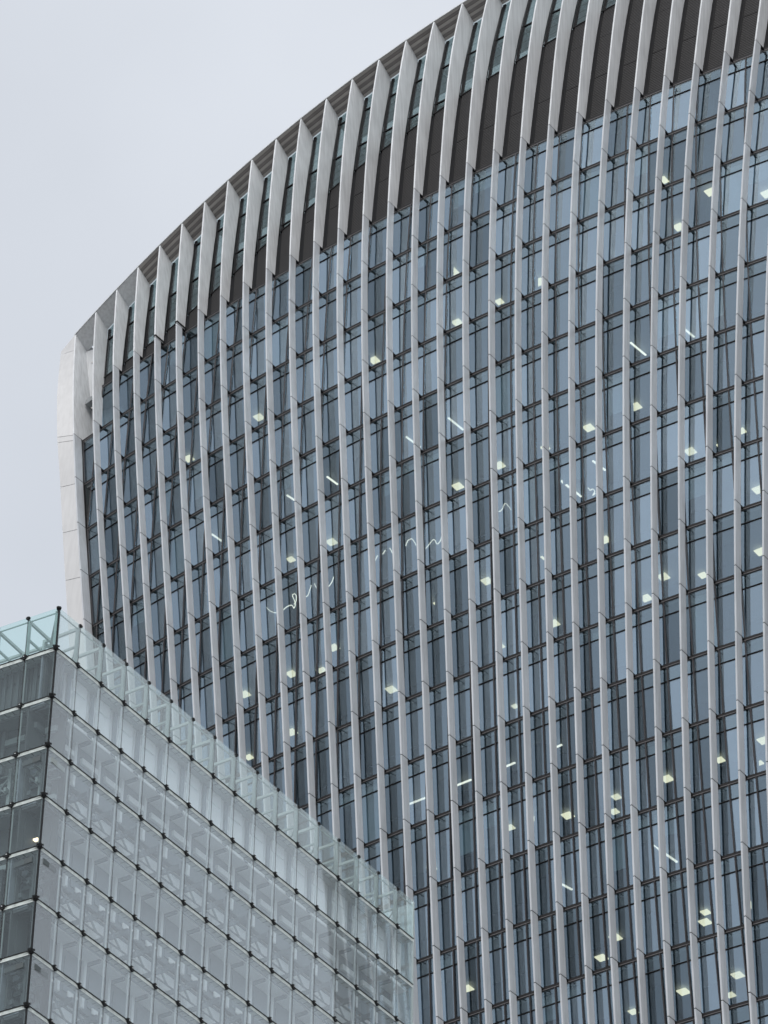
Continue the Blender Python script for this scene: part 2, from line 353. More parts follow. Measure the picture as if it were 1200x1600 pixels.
# ---- roof edge, soffit boards, window heads
def apex(i): z = ztop(i); X = finx(i, z); return P(X, yout(X, z), z)
def inner(i): z = ztop(i) - 0.8; X = finx(i, z); return P(X, yout(X, z) + blade_in(i), z)
edge = MB(); roof = MB()
for i in range(NF - 1):
    a, b, c, d = apex(i), apex(i + 1), inner(i + 1), inner(i)
    a1, b1 = a + Vector((.1, 0, 0)), b
    edge.hexa([a + Vector((0, -.04, -.03)), b + Vector((0, -.04, -.03)), b + Vector((0, .35, .03)), a + Vector((0, .35, .03)),
               a + Vector((0, -.04, .06)), b + Vector((0, -.04, .06)), b + Vector((0, .35, .12)), a + Vector((0, .35, .12))])
    roof.quad(a + Vector((0, .3, .08)), b + Vector((0, .3, .08)), b + Vector((0, 30, 4.5)), a + Vector((0, 30, 4.5)))
    if i < 3:
        mb = MB(); mb.sheet([a1, b, c, d + Vector((.1, 0, 0))], 0.06, (0, .2, 1)); put('soffit_panel', mb.mesh('soffit_panel', FINTOP), tower)
    else:
        nb = 7; S = None
        for k in range(nb):
            t0, t1 = (k + .06) / nb, (k + .94) / nb
            mb = MB(); L = lambda p, q, t: p + (q - p) * t
            dd = d + Vector((.1, 0, 0))
            off = Vector((0, 0, 0.02 if k % 2 else 0.0))
            mb.sheet([L(a1, dd, t0) + off, L(b, c, t0) + off, L(b, c, t1) + off, L(a1, dd, t1) + off], 0.04, (0, .2, 1))
            put('soffit_board', mb.mesh('soffit_board', SOFFITD if k in (1, 3, 5) else SOFFIT), tower)
put('roof_edge', edge.mesh('roof_edge', FINTOP), tower)
backing = MB()
for i in range(NF - 1):
    a, b, c, d = [q + Vector((0, .05, .08)) for q in (apex(i), apex(i + 1), inner(i + 1), inner(i))]
    backing.quad(a, b, c, d)
put('soffit_backing', backing.mesh('soffit_backing', JOINT), tower)
put('roof', roof.mesh('roof', SKYG), tower)

# ---- crown bays: dark ribbed cladding, sky garden glazing
SX = [-40, -33, -30, -27, -23.5, -20, -16, -14, -12, -10, -8, -6, -4, 0, 4, 10, 20, 36]
SZ = [0.9, 0.95, 1.15, 1.55, 2.5, 3.9, 5.15, 5.85, 6.5, 7.0, 7.45, 7.95, 8.4, 9.1, 9.85, 10.9, 12.2, 13.5]
def zsill(X): return float(np.interp(X, SX, SZ))
def gsp(i, z, side, off=0.0):                      # point on the crown glass line at fin i (side +1: just right of it)
    X = finx(i, z) + (0.12 if side > 0 else -0.02); zt = ztop(i); y = yout(X, z)
    tt = max(0, min(1, z / max(zt - .8, .1)))
    d = 0.98 + (blade_in(i) + 0.02 - 0.98) * min(1, tt * 1.15)
    return P(X, y + d + off, z)
def strip(mb, i, z0a, z0b, z1a, z1b, off, n=4, th=0.05, mi=0, inset=0.0):
    """a slab between fin i and i+1 on the crown surface, from z0 (a left, b right) to z1"""
    for k in range(n):
        ta, tb = k / n, (k + 1) / n
        za0, za1 = z0a + (z1a - z0a) * ta, z0a + (z1a - z0a) * tb
        zb0, zb1 = z0b + (z1b - z0b) * ta, z0b + (z1b - z0b) * tb
        p = [gsp(i, za0, 1, off), gsp(i + 1, zb0, -1, off), gsp(i + 1, zb1, -1, off), gsp(i, za1, 1, off)]
        if inset:
            ex = (p[1] - p[0]).normalized() * inset; p = [p[0] + ex, p[1] - ex, p[2] - ex, p[3] + ex]
        mb.sheet(p, th, (0, 1, 0), mi)
LV = [1.15, 4.95, 8.75, 12.55, 16.35, 20.15]
for i in range(1, NF - 1):
    zl, zr = zsill(finx(i, 5) + .1), zsill(finx(i + 1, 5))
    tl, tr_ = ztop(i) - .82, ztop(i + 1) - .82
    # dark cladding panels (three lifts)
    z00 = 0.0
    lifts = [z00] + [z for z in (3.7, 7.4) if z < zl - 1.2]
    for k, z in enumerate(lifts):
        top_l = lifts[k + 1] - .015 if k + 1 < len(lifts) else zl
        top_r = lifts[k + 1] - .015 if k + 1 < len(lifts) else zr
        if top_l - z < 0.2: continue
        mb = MB(); strip(mb, i, z + .02, z + .02, top_l, top_r, 0.02, n=5, inset=0.16)
        put('cladding_panel', mb.mesh('cladding_panel', BLACKP), tower)
    mb = MB()
    strip(mb, i, -.1, -.1, tl, tr_, 0.10, n=10, th=0.04)   # black lining behind the cladding: shade of the fin gap put into colour
    # keep only lining below the sill
    mb = MB(); strip(mb, i, -.05, -.05, zl + .05, zr + .05, 0.10, n=14, th=0.06, inset=-0.06)
    put('cladding_reveal', mb.mesh('cladding_reveal', GASKET), tower)
    # glazing panes between levels
    lv = [None] + [z for z in LV if z > zl + .6 and z < tl - .5] + [None]
    for k in range(len(lv) - 1):
        a_l, a_r = (zl + .06, zr + .06) if lv[k] is None else (lv[k] + .05, lv[k] + .05)
        b_l, b_r = (tl, tr_) if lv[k + 1] is None else (lv[k + 1] - .05, lv[k + 1] - .05)
        if min(b_l - a_l, b_r - a_r) < .15: continue
        mb = MB(); strip(mb, i, a_l, a_r, b_l, b_r, 0.05, n=4, th=0.03, inset=0.10)
        put('sky_garden_pane', mb.mesh('sky_garden_pane', SKYG), tower)
    fr = MB()
    for z in lv[1:-1]: strip(fr, i, z - .05, z - .05, z + .05, z + .05, 0.0, n=1, th=0.12)
    strip(fr, i, zl - .02, zr - .02, zl + .08, zr + .08, -.02, n=1, th=0.12)
    for k in range(6):
        for (j, sd) in ((i, 1), (i + 1, -1)):
            za = (zl if sd > 0 else zr); zb = (tl if sd > 0 else tr_)
            z0, z1 = za + (zb - za) * k / 6, za + (zb - za) * (k + 1) / 6
            p0, p1 = gsp(j, z0, sd, 0.02), gsp(j, z1, sd, 0.02); w_ = Vector((0.17 if sd > 0 else -0.06, 0, 0))
            fr.sheet([p0, p0 + w_, p1 + w_, p1], 0.14, (0, 1, 0))
    put('sky_garden_frame', fr.mesh('sky_garden_frame', GASKET), tower)
# sky garden interior: floor bands and pale trusses seen through the glass
for k, z in enumerate(LV[1:5]):
    mb = MB()
    i0 = next(i for i in range(NF) if ztop(i) - 1.6 > z)
    for i in range(i0, NF - 1):
        a, b = gsp(i, z, 1, .35), gsp(i + 1, z, -1, .35)
        mb.sheet([a, b, b + Vector((0, 1.5, 0)), a + Vector((0, 1.5, 0))], 0.28, (0, 0, 1))
    put('gallery_beam', mb.mesh('gallery_beam', STEELP), tower)
mb = MB()
for i in range(3, NF - 1):
    zl = zsill(finx(i, 5)); zt = ztop(i) - 1.4
    a = gsp(i, max(zl - .4, .5), 1, 2.5); b = gsp(i, zt, 1, 5.0)
    mb.bar(a, b, .35, .35)
    zq = zl - 0.2; a = gsp(i, zq, 1, .4); b = gsp(i + 1, zsill(finx(i + 1, 5)) - .2, -1, .4)
    mb.sheet([a, b, b + Vector((0, 1.0, 0.45)), a + Vector((0, 1.0, 0.45))], .1, (0, 0, 1))
put('gallery_truss', mb.mesh('gallery_truss', STEELP), tower)
mb = MB()
mb.quad(P(-34, 9, -.5), P(34, 9, -.5), P(34, 11, 8), P(-34, 11, 1)); put('gallery_wall', mb.mesh('gallery_wall', WALLG), tower)

mb = MB()
zi_ = [-4.0, -2.5, -1, .5, 2, 3.5, ztop(0) - .9]
def cin(z, s_):
    X = finx(0, z) + .1; y = yout(X, z) + (1.0 + 0.9 * min(1, (1 - (z + 4) / (ztop(0) + 4)) * 1.6)) - .03
    return P(X, y, z) if s_ == 0 else P(finx(1, z) + .3, y + .55, z + .25)
for a, b in zip(zi_, zi_[1:]): mb.sheet([cin(a, 0), cin(a, 1), cin(b, 1), cin(b, 0)], .05, (0, 1, 0))
put('corner_infill', mb.mesh('corner_infill', FINTOP), tower)

# ---- open terrace behind the corner bay: lit opening and small outriggers
mb = MB()
for z in (3.0, -1.6):
    X = finx(0, z) + 1.05; y = yout(X, z); mb.box(X, X + .75, y + .75, y + .95, z + OZ - .04, z + OZ + .05)
put('outrigger', mb.mesh('outrigger', STONE), tower)

# ---- office floors: slabs, ceilings, core
RMAX = 17
for r in range(0, RMAX + 1):
    z = -4.0 * r
    xs = [finx(0, z) + .25] + [x for x in np.arange(-34, 35, 2.0) if finx(0, z) + .5 < x < finx(NF - 1, z) - .5] + [finx(NF - 1, z) - .1]
    mb = MB()
    for k in range(len(xs) - 1):
        a, b = glassP(xs[k], z, .14), glassP(xs[k + 1], z, .14)
        a2, b2 = a + Vector((0, 3.1, 0)), b + Vector((0, 3.1, 0)); dn = Vector((0, 0, -.62))
        mb.hexa([a + dn * .55, b + dn * .55, b2 + dn, a2 + dn, a, b, b2, a2], 0)
        a3, b3 = Vector((a.x, 14, a.z)), Vector((b.x, 14, b.z))
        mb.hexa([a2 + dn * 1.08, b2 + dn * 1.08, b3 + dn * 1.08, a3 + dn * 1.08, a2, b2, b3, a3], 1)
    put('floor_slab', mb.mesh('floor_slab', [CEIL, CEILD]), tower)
mb = MB(); mb.box(-30, 30, 9.5, 12, 0, OZ + 2); put('core_wall', mb.mesh('core_wall', CORE), tower)
for k, X in enumerate(np.arange(-30, 32, 6.0)):
    mb = MB(); zb, zt_ = OZ - 72, OZ - .7
    n = 8
    for j in range(18):
        z0, z1 = -4.0 * (j + 1), -4.0 * j - .7
        if abs(X) > abs(finx(0, z0)) - 1: continue
        y0 = yout(X, z0) + dep_glass(z0) + 1.5
        mb.box(X - .35, X + .35, y0, y0 + .7, z0 + OZ, z1 + OZ)
    put('interior_column', mb.mesh('interior_column', CEILD), tower)

# ---- windows: curtain-wall units between plumb mullions
units = []
for r in range(0, RMAX):
    zt_, zb = -4.0 * r, -4.0 * (r + 1)
    for m in range(-24, 26):
        xl = max(mulx(m, zb), finx(0, zb) + .14); xr = min(mulx(m + 1, zb), finx(NF - 1, zb) - .05)
        xlt = max(mulx(m, zt_), finx(0, zt_) + .14); xrt = min(mulx(m + 1, zt_), finx(NF - 1, zt_) - .05)
        if xr - xl < .15 or xrt - xlt < .1: continue
        if r == 0 and xlt < finx(1, zt_) - .2: continue          # corner bays start one floor lower
        px = [proj(glassP(x, z)) for x, z in ((xl, zb), (xr, zb), (xrt, zt_), (xlt, zt_))]
        cx = sum(p[0] for p in px) / 4; cyy = sum(p[1] for p in px) / 4
        h = px[0][1] - px[3][1]; w_ = px[1][0] - px[0][0]; A = w_ * h
        inside = -15 < cx < 1215 and -40 < cyy < 1650
        # hidden behind the glass building
        if cx < 640 and cyy > 948 + (cx - 91) * 0.83 + 60: inside = False
        units.append(((A if inside else 0), r, m, xl, xr, xlt, xrt, zb, zt_))
units.sort(key=lambda u: -u[0])
def lerp(a, b, t): return a + (b - a) * t
TR = 0.80                                         # height of the upper light below the floor line
BLIND = solid('roller_blind', (0.50, 0.52, 0.52), 0.8, var=0.05)
vrng = random.Random(11)
def unit_geo(u, fr, up_, lo, bl=None):
    _, r, m, xl, xr, xlt, xrt, zb, zt_ = u
    def q(side, z, off=0.0):                      # side 0..1
        t_ = (z - zb) / 4.0; X = lerp(lerp(xl, xlt, t_), lerp(xr, xrt, t_), side)
        a = glassP(X, zb if False else z, off); return a
    za, zc = zb + .05, zt_ - .19
    zm = zt_ - TR - .20
    g = .035
    def pane(mb, z0, z1, mi=0):
        ins = g / max(xr - xl, .2)
        p = [q(ins, z0, .03), q(1 - ins, z0, .03), q(1 - ins, z1, .03), q(ins, z1, .03)]
        n0 = len(mb.f); mb.sheet(p, .03, (0, 1, 0), mi)
        for k_ in range(n0, len(mb.f)): mb.rv[k_] = val
    val = vrng.random()
    pane(lo[0], za, zm - .03, lo[1]); pane(up_[0], zm + .03, zc, up_[1])
    if bl is not None and xr - xl > .5:
        drop = bl[2]; p = [q(.06, zm - drop * (zm - za), .20), q(.94, zm - drop * (zm - za), .20), q(.94, zc, .20), q(.06, zc, .20)]
        bl[0].sheet(p, .012, (0, 1, 0), bl[1])
    # mullion at the left edge (proud of the glass), horizontal bar
    mbf, mi = fr
    a0, a1 = q(0, zb + .02, -.05), q(0, zt_ - .30, -.05); w_ = Vector((.05, 0, 0))
    zc_ = [zb + .02, (zb + zt_) / 2, zt_ - .18]
    for k in range(2):
        a0, a1 = q(0, zc_[k], -.06), q(0, zc_[k + 1], -.06)
        mbf.sheet([a0 - w_ * .6, a0 + w_ * .6, a1 + w_ * .6, a1 - w_ * .6], .16, (0, 1, 0), mi)
    b0, b1 = q(0, zm - .035, -.01), q(1, zm - .035, -.01); hv = Vector((0, 0, .055))
    ex = (b1 - b0).normalized() * .032
    mbf.sheet([b0 + ex, b1 - ex, b1 - ex + hv, b0 + ex + hv], .05, (0, 1, 0), mi + 1)
rest = MB()
for k, u in enumerate(units):
    if k < 300 and u[0] > 0:
        f, a, b = MB(), MB(), MB(); bb = None
        hb = hash((u[1] * 7 + u[2] // 3 * 13)) % 11; pb = {0: .75, 1: .35}.get(hb, 0) + (0.10 if vrng.random() < .5 else 0)
        if vrng.random() < pb: bb = MB()
        unit_geo(u, (f, 0), (a, 0), (b, 0), None if bb is None else (bb, 0, vrng.choice((.0, .0, .25, .4, .6, 1.0))))
        w_ = put('window', f.mesh('window', [MULL, GASKET]), tower)
        put('pane', b.mesh('pane', SPAND), w_); put('pane', a.mesh('pane', SPAND2), w_)
        if bb is not None and bb.f: put('blind', bb.mesh('blind', BLIND), w_)
    else:
        hb = hash((u[1] * 7 + u[2] // 3 * 13)) % 11; pb = {0: .75, 1: .35}.get(hb, 0) + .05
        unit_geo(u, (rest, 0), (rest, 2), (rest, 3), (rest, 4, vrng.choice((.0, .25, .4, .6, 1.0))) if vrng.random() < pb else None)
o = put('window', rest.mesh('window', [MULL, GASKET, SPAND2, SPAND, BLIND]), tower); o['kind'] = 'stuff'
# lower storeys, out of the picture: continuous glazing bands
mb = MB()
for r in range(RMAX, 38):
    zt_, zb = -4.0 * r, max(-4.0 * (r + 1), -OZ)
    xs = np.linspace(finx(0, zb) + .3, finx(NF - 1, zb) - .1, 20)
    for j in range(19):
        mb.sheet([glassP(xs[j], zb), glassP(xs[j + 1], zb), glassP(xs[j + 1], zt_ - .3), glassP(xs[j], zt_ - .3)], .04, (0, 1, 0), 0)
        mb.sheet([glassP(xs[j], zt_ - .3, -.05), glassP(xs[j + 1], zt_ - .3, -.05), glassP(xs[j + 1], zt_, -.05), glassP(xs[j], zt_, -.05)], .2, (0, 1, 0), 1)
o = put('lower_glazing', mb.mesh('lower_glazing', [SPAND, BRONZE]), tower); o['kind'] = 'stuff'

# ---- transoms at every floor line
for r in range(0, RMAX + 1):
    z = -4.0 * r; i0 = 1 if r == 0 else 0
    xs = [finx(i0, z) + (.12 if i0 == 0 else .0)] + [finx(i, z) for i in range(i0 + 1, NF)]
    mb = MB()
    for k in range(len(xs) - 1):
        for z1, z0, off, th, mi in ((.03, -.10, -.03, .08, 0), (-.102, -.145, -.022, .03, 1), (-.147, -.175, -.012, .03, 0)):
            a, b = glassP(xs[k], z + z0, off), glassP(xs[k + 1], z + z0, off); dz = Vector((0, 0, z1 - z0))
            mb.sheet([a, b, b + dz, a + dz], th, (0, 1, 0), mi)
    put('transom', mb.mesh('transom', [BRONZE, BRONZEL]), tower)
# reveal at the corner (dark jamb beside fin 0)
mb = MB()
for r in range(1, RMAX + 1):
    z1, z0 = -4.0 * r, -4.0 * (r + 1)
    a0, a1 = P(finx(0, z0) + .1, yout(finx(0, z0), z0) + .7, z0), P(finx(0, z1) + .1, yout(finx(0, z1), z1) + .7, z1)
    g0, g1 = glassP(finx(0, z0) + .14, z0, .02), glassP(finx(0, z1) + .14, z1, .02)
    mb.quad(a0, g0, g1, a1)
put('corner_jamb', mb.mesh('corner_jamb', BRONZE), tower)

# ---- lights on the office ceilings, and ribbons for their reflections
SQ = [[8.44,4.37,100.52],[7.93,5.15,100.52],[9.98,4.54,96.52],[6.96,4.43,96.52],[8.71,5.98,96.52],[10.74,5.02,100.52],[4.95,5.23,100.52],[6.97,3.59,108.52],[10.08,3.61,108.52],[11.61,4.97,108.52],[12.79,3.33,108.52],[7.64,2.85,120.52],[9.43,3.89,120.52],[5.88,3.94,120.52],[9.29,3.38,128.52],[10.98,3.93,128.52],[12.45,3.41,128.52],[13.07,3.76,124.52],[12.98,3.8,120.52],[8.33,3.27,148.52],[12.53,3.16,144.52],[9.25,3.27,144.52],[14.72,3.66,144.52],[-5.52,3.95,100.52],[-7.78,3.94,108.52],[1.81,5.2,100.52],[3.44,3.94,100.52],[-1.24,5.17,100.52],[3.88,4.72,96.52],[-20.67,3.78,124.52],[-17.28,3.64,124.52],[-17.14,3.65,120.52],[-20.61,4.33,120.52],[-3.26,2.49,124.52],[0.58,3.13,120.52],[-2.9,3.32,120.52],[-0.33,3.74,116.52],[-2.23,3.61,116.52],[-0.4,3.05,112.52],[-0.52,3.05,108.52],[-2.17,2.95,108.52],[-13.82,2.89,124.52],[-10.16,3.35,120.52],[-14.57,3.42,132.52],[-17.48,3.46,132.52],[-11.67,3.21,144.52],[-5.99,3.08,148.52],[-5.71,3.14,144.52],[-2.66,2.96,144.52],[0.2,2.8,144.52],[-5.66,3.17,132.52],[-2.68,2.89,132.52],[0.28,3.01,132.52],[-20.46,3.7,144.52],[-26.38,4.52,144.52],[0.32,2.43,124.52],[-6.64,2.73,124.52],[3.24,2.87,132.52],[6.36,2.74,132.52],[4.05,2.93,124.52],[3.94,3.58,108.52],[0.93,3.66,108.52],[-15.67,4.36,124.52],[12.22,1.77,144.52],[3.11,4.68,108.52]]
ST = [[[6.58,2.03,136.47],[6.7,3.44,136.47]],[[9.62,2.66,136.47],[9.72,3.61,136.47]],[[2.18,1.56,128.47],[2.33,3.39,128.47]],[[4.55,1.08,128.47],[4.67,2.17,128.47]],[[-2.41,2.06,136.47],[-2.33,3.19,136.47]],[[-5.44,1.86,136.47],[-5.35,3.24,136.47]],[[-8.39,1.93,136.47],[-8.26,3.18,136.47]],[[-14.27,2.4,136.47],[-14.19,3.34,136.47]],[[-17.22,2.52,136.47],[-17.13,3.16,136.47]],[[-23.1,3.05,136.47],[-23.01,3.98,136.47]],[[-25.95,3.72,136.47],[-25.93,4.1,136.47]],[[-5.68,3.11,112.47],[-4.68,3.08,112.47]],[[-2.56,3.07,112.47],[-1.87,3.02,112.47]],[[0.59,3.02,112.47],[1.07,2.98,112.47]],[[-8.77,3.19,112.47],[-7.68,3.17,112.47]],[[0.43,3.11,104.47],[0.69,4.32,104.47]],[[-1.52,4.11,120.47],[-1.04,4.04,120.47]],[[6.32,2.99,104.47],[6.51,5.06,104.47]]]
SG = [[[-18.45,2.45,129.17],[-18.24,2.44,128.71],[-17.89,2.41,128.33],[-17.54,2.38,128.1]],[[-17.1,2.34,128.04],[-16.82,2.31,128.15],[-16.53,2.28,128.15],[-16.34,2.27,128.06],[-16.23,2.26,127.82],[-16.12,2.25,128.01],[-16.2,2.25,128.35],[-16.35,2.26,128.74],[-16.26,2.25,128.83],[-16.11,2.24,128.71],[-16.06,2.24,128.47],[-16.1,2.25,128.18],[-16.22,2.26,128.1]],[[-15.38,2.18,128.2],[-15.19,2.17,128.25],[-15.06,2.15,128.54],[-14.88,2.13,128.95],[-14.73,2.12,128.84],[-14.58,2.11,128.5]],[[-13.73,2.06,128.14],[-13.55,2.04,128.23],[-13.41,2.03,128.41],[-13.3,2.01,128.65]],[[-10.32,1.83,128.44],[-10.23,1.82,128.57],[-10.14,1.81,128.71]],[[-9.78,1.79,128.63],[-9.6,1.78,128.82],[-9.42,1.77,128.96],[-9.23,1.76,128.74],[-9.1,1.76,128.42]],[[-8.16,1.72,128.48],[-8.02,1.71,128.78],[-7.75,1.7,128.79],[-7.53,1.69,128.43],[-7.44,1.69,128.21]],[[-6.78,1.68,127.7],[-6.52,1.66,127.89],[-6.25,1.65,128.08],[-6.12,1.65,127.94],[-5.99,1.65,127.66],[-5.77,1.64,127.79],[-5.68,1.63,128.05]],[[-1.98,1.55,128.19],[-1.78,1.55,128.06],[-1.6,1.55,128.16],[-1.47,1.54,128.41],[-1.35,1.54,128.39],[-1.18,1.55,128.11],[-1.06,1.55,127.88]],[[-0.33,1.55,128.0],[-0.24,1.54,128.14],[-0.19,1.54,128.38],[-0.21,1.53,128.69]],[[3.9,1.6,127.26],[4.01,1.61,127.04],[4.17,1.61,127.06],[4.29,1.62,126.84],[4.16,1.62,126.64],[4.32,1.62,126.7]]]
lm = MB(); lm.box(-.26, .26, -.27, .27, -.035, .02); LME = lm.mesh('ceiling_light', LAMP)
for k, (x, y, z) in enumerate(SQ):
    o = put('ceiling_light', LME, tower, (x, y, z)); f_ = 1.0 if k % 4 else .8
    if k in (9, 20, 35, 37, 55): f_ = .6
    o.scale = (f_, f_, 1)
for a, b in ST:
    mb = MB(); mb.bar(a, b, .10, .06); put('strip_light', mb.mesh('strip_light', LAMP_REFL), tower)
for L_ in SG:  # glowing ribbons modelled in place of squiggly reflections of lights
    pts = [Vector(c_) for c_ in L_]; sm = []
    for k in range(len(pts) - 1):
        p0, p1, p2, p3 = pts[max(k - 1, 0)], pts[k], pts[k + 1], pts[min(k + 2, len(pts) - 1)]
        for q in range(5):
            t_ = q / 5; sm.append(0.5 * ((2 * p1) + (p2 - p0) * t_ + (2 * p0 - 5 * p1 + 4 * p2 - p3) * t_ ** 2 + (3 * p1 - p0 - 3 * p2 + p3) * t_ ** 3))
    sm.append(pts[-1]); mb = MB()
    for a, b in zip(sm, sm[1:]):
        if (b - a).length > 1e-4: mb.bar(a, b + (b - a).normalized() * .01, .034, .034, 0, (0, 1, 0))
    put('reflection_ribbon', mb.mesh('reflection_ribbon', LAMP_REFL), tower)

# ------------------------------------------------------------------ foreground glass building
K = 0.62
CV = Vector((CAM['x'], CAM['y'], CAM['z']))
G0 = CV + K * (Vector((-38.56231, 7.35961, OZ - 13.15625)) - CV)
GA = 1.60754; GM = 2.42848 * K; HG = 3.6 * K; HP = 2.95059 * K; GLM = 2.29911 * K
ud = Vector((math.cos(GA), math.sin(GA), 0)); ul = Vector((math.cos(GA + 1.63347), math.sin(GA + 1.63347), 0))
nr = Vector((ud.y, -ud.x, 0))                    # outward normal, long face
nl = Vector((-ul.y, ul.x, 0)); nl = nl if nl.y < 0 else -nl
G0 = G0 + ud * (0.06851 * GM)                    # the corner node
gb = bpy.data.objects.new('glass_office_building', None); COL.objects.link(gb); gb.location = (G0.x, G0.y, 0)
gb['label'] = 'pale glass office block with black point fixings and clear parapet in front of the tower'
gb['category'] = 'office building'
NR, NLF, ROWS = 17, 5, 10
posR = [0.0] + [(n - 0.06851) * GM for n in range(1, NR)] + [(NR - 0.14819 - 0.06851) * GM]
def rz(r): return G0.z if r < 1 else G0.z - (HP + (r - 1) * HG)
ANR = math.atan2(ud.y, ud.x); ANL = math.atan2(ul.y, ul.x)
# local frame for pieces: x along the face, y inward, z up.   Long face: x=ud, inward=-nr
def frame(face):
    return (ud, -nr) if face == 'R' else (ul, -nl)
def loc2w(face, x, y, z):
    d, inn = frame(face); p = Vector((G0.x, G0.y, 0)) + d * x + inn * y; return Vector((p.x, p.y, z))
class FB(MB):
    """mesh builder whose boxes are given in a face's local frame, relative to the building corner"""
    def __init__(s, face): super().__init__(); s.d, s.i = frame(face)
    def L(s, x, y, z): return s.d * x + s.i * y + Vector((0, 0, z))
    def lb(s, x0, x1, y0, y1, z0, z1, mi=0):
        c = [(x0, y0, z0), (x1, y0, z0), (x1, y1, z0), (x0, y1, z0), (x0, y0, z1), (x1, y0, z1), (x1, y1, z1), (x0, y1, z1)]
        s.hexa([s.L(*q) for q in c], mi)
    def lbar(s, a, b, w, h=None, mi=0): s.bar(s.L(*a), s.L(*b), w, h, mi)
cache = {}
def cached(key, build, mats, name):
    if key not in cache:
        fb = build(); me = fb.mesh(name, mats); fixn(me); cache[key] = me
    return cache[key]
def faces():
    for face, n in (('R', NR), ('L', NLF)):
        for k in range(n):
            if face == 'R': x0, x1 = posR[k], posR[k + 1]
            else: x0, x1 = k * GLM, (k + 1) * GLM
            yield face, k, x0, x1
GAP = 0.185
for face, k, x0, x1 in faces():
    wdt = round(x1 - x0, 3); d, inn = frame(face)
    for r in range(0, ROWS):
        z1, z0 = rz(r), rz(r + 1)
        org = d * x0
        if r == 0: zb_, zt_ = .0, z1 - z0
        else: zb_, zt_ = .0, z1 - z0 - GAP
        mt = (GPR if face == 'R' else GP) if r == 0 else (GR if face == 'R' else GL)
        def bld():
            fb = FB(face); fb.lb(.012, wdt - .012, 0, .03, zb_, zt_); return fb
        me = cached(('pane', face, wdt, r == 0), bld, mt, 'glass_panel')
        put('glass_panel', me, gb, (org.x, org.y, z0))
        # joints beside the panel: dark silicone line and pale post behind
        def bld():
            fb = FB(face); fb.lb(-.008, .008, .002, .028, zb_, zt_, 0); return fb
        put('joint_seal', cached(('joint', face, r == 0), bld, JOINT, 'joint_seal'), gb, (org.x, org.y, z0))
        def bld():
            fb = FB(face); fb.lb(-.05, .0, .08, .11, .0, zt_ - .02, 0); return fb
        if r > 0 and k > 0: put('glass_post', cached(('post', face), bld, STEELP if face == 'R' else STEEL, 'glass_post'), gb, (org.x, org.y, z0))
        # the slot between panel rows: walkway grating, black gasket above, bright edge below
        if r > 0:
            def bld():
                fb = FB(face)
                fb.lb(-.02, wdt + .02, .05, .34, -.10, -.06, 0)
                for q in range(4): fb.lb(.1 + q * wdt / 4, .13 + q * wdt / 4, .03, .34, -.105, -.05, 1)
                fb.lb(0, wdt, -.01, .05, -.04, .0, 1); fb.lb(.0, wdt, .006, .03, -GAP + .02, -.045, 0)  # flush fascia added to catch light, as the grating underside stays unlit
                fb.lb(.03, wdt - .03, -.004, .03, -GAP, -GAP + .014, 2)
                return fb
            put('walkway', cached(('walk', face, wdt), bld, [GRATE, BLACK, EDGE], 'walkway'), gb, (org.x, org.y, z1))
        def bld():
            fb = FB(face); fb.lb(-.10, .10, -.04, .03, -.12, .02, 0); fb.lb(-.06, .06, -.06, .05, -.17, .05, 0)
            fb.lb(-.17, -.13, -.03, .02, -.08, -.02, 0); fb.lb(.13, .17, -.03, .02, -.08, -.02, 0); fb.lb(-.02, .02, -.09, -.07, -.05, -.02, 1); return fb
        if r > 0:
            put('spider_fitting', cached(('node', face), bld, [BLACK, STEELP], 'spider_fitting'), gb, (org.x, org.y, z1))
# parapet: top clips, hand rail, frames on the roof
for face, k, x0, x1 in faces():
    d, inn = frame(face); org = d * x0; wdt = round(x1 - x0, 3)
    def bld():
        fb = FB(face); fb.lb(-.08, .08, -.03, .06, -.06, .02); fb.lb(-.04, .04, -.04, .08, -.10, .03); return fb
    put('parapet_clip', cached(('clip', face), bld, BLACK, 'parapet_clip'), gb, (org.x, org.y, G0.z))
    steel = STEEL
    def bld():
        fb = FB(face); H = HP
        fb.lb(-.045 if k else .05, .045 if k else .11, .06, .20, -H, -.06)                         # post
        fb.lb(0, wdt, .08, .12, -.17, -.13)                            # rail
        if k == 0: fb.lbar((.10, .15, -.12), (1.1, 1.2, -.75), .07, .09); return fb
        fb.lbar((0, .15, -.12), (0, 1.75, -.12), .09, .12)             # cantilever inward
        fb.lbar((0, .15, -.95), (0, 1.75, -.95), .07, .09)
        fb.lbar((0, 1.75, -.05), (0, 1.75, -H), .10, .10)
        fb.lb(0, wdt, 1.70, 1.80, -.22, -.12); fb.lb(0, wdt, 1.70, 1.78, -1.0, -.92)
        fb.lbar((wdt * .5, 1.75, -.95), (wdt * .5, 1.75, -H), .07, .07)
        fb.lbar((0.04, .20, -1.0), (wdt * .95, 1.70, -1.0), .05, .05)
        return fb
    put('parapet_frame', cached(('pf', face, wdt, k == 0), bld, steel, 'parapet_frame'), gb, (org.x, org.y, G0.z))
# pale plant screen standing behind the parapet of the long face
for k in range(3, NR):
    x0, x1 = posR[k], posR[k + 1]; org = ud * x0; wdt = round(x1 - x0, 3)
    def bld():
        fb = FB('R'); fb.lb(.03, wdt - .03, 2.6, 2.68, -HP + .1, -.55, 0)
        for q in range(3): fb.lb(.1 + q * .45, .16 + q * .45, 2.52, 2.6, -HP + .1, -.6, 1)
        return fb
    put('screen_panel', cached(('scr', wdt), bld, [WHITE, STEELP], 'screen_panel'), gb, (org.x, org.y, G0.z))
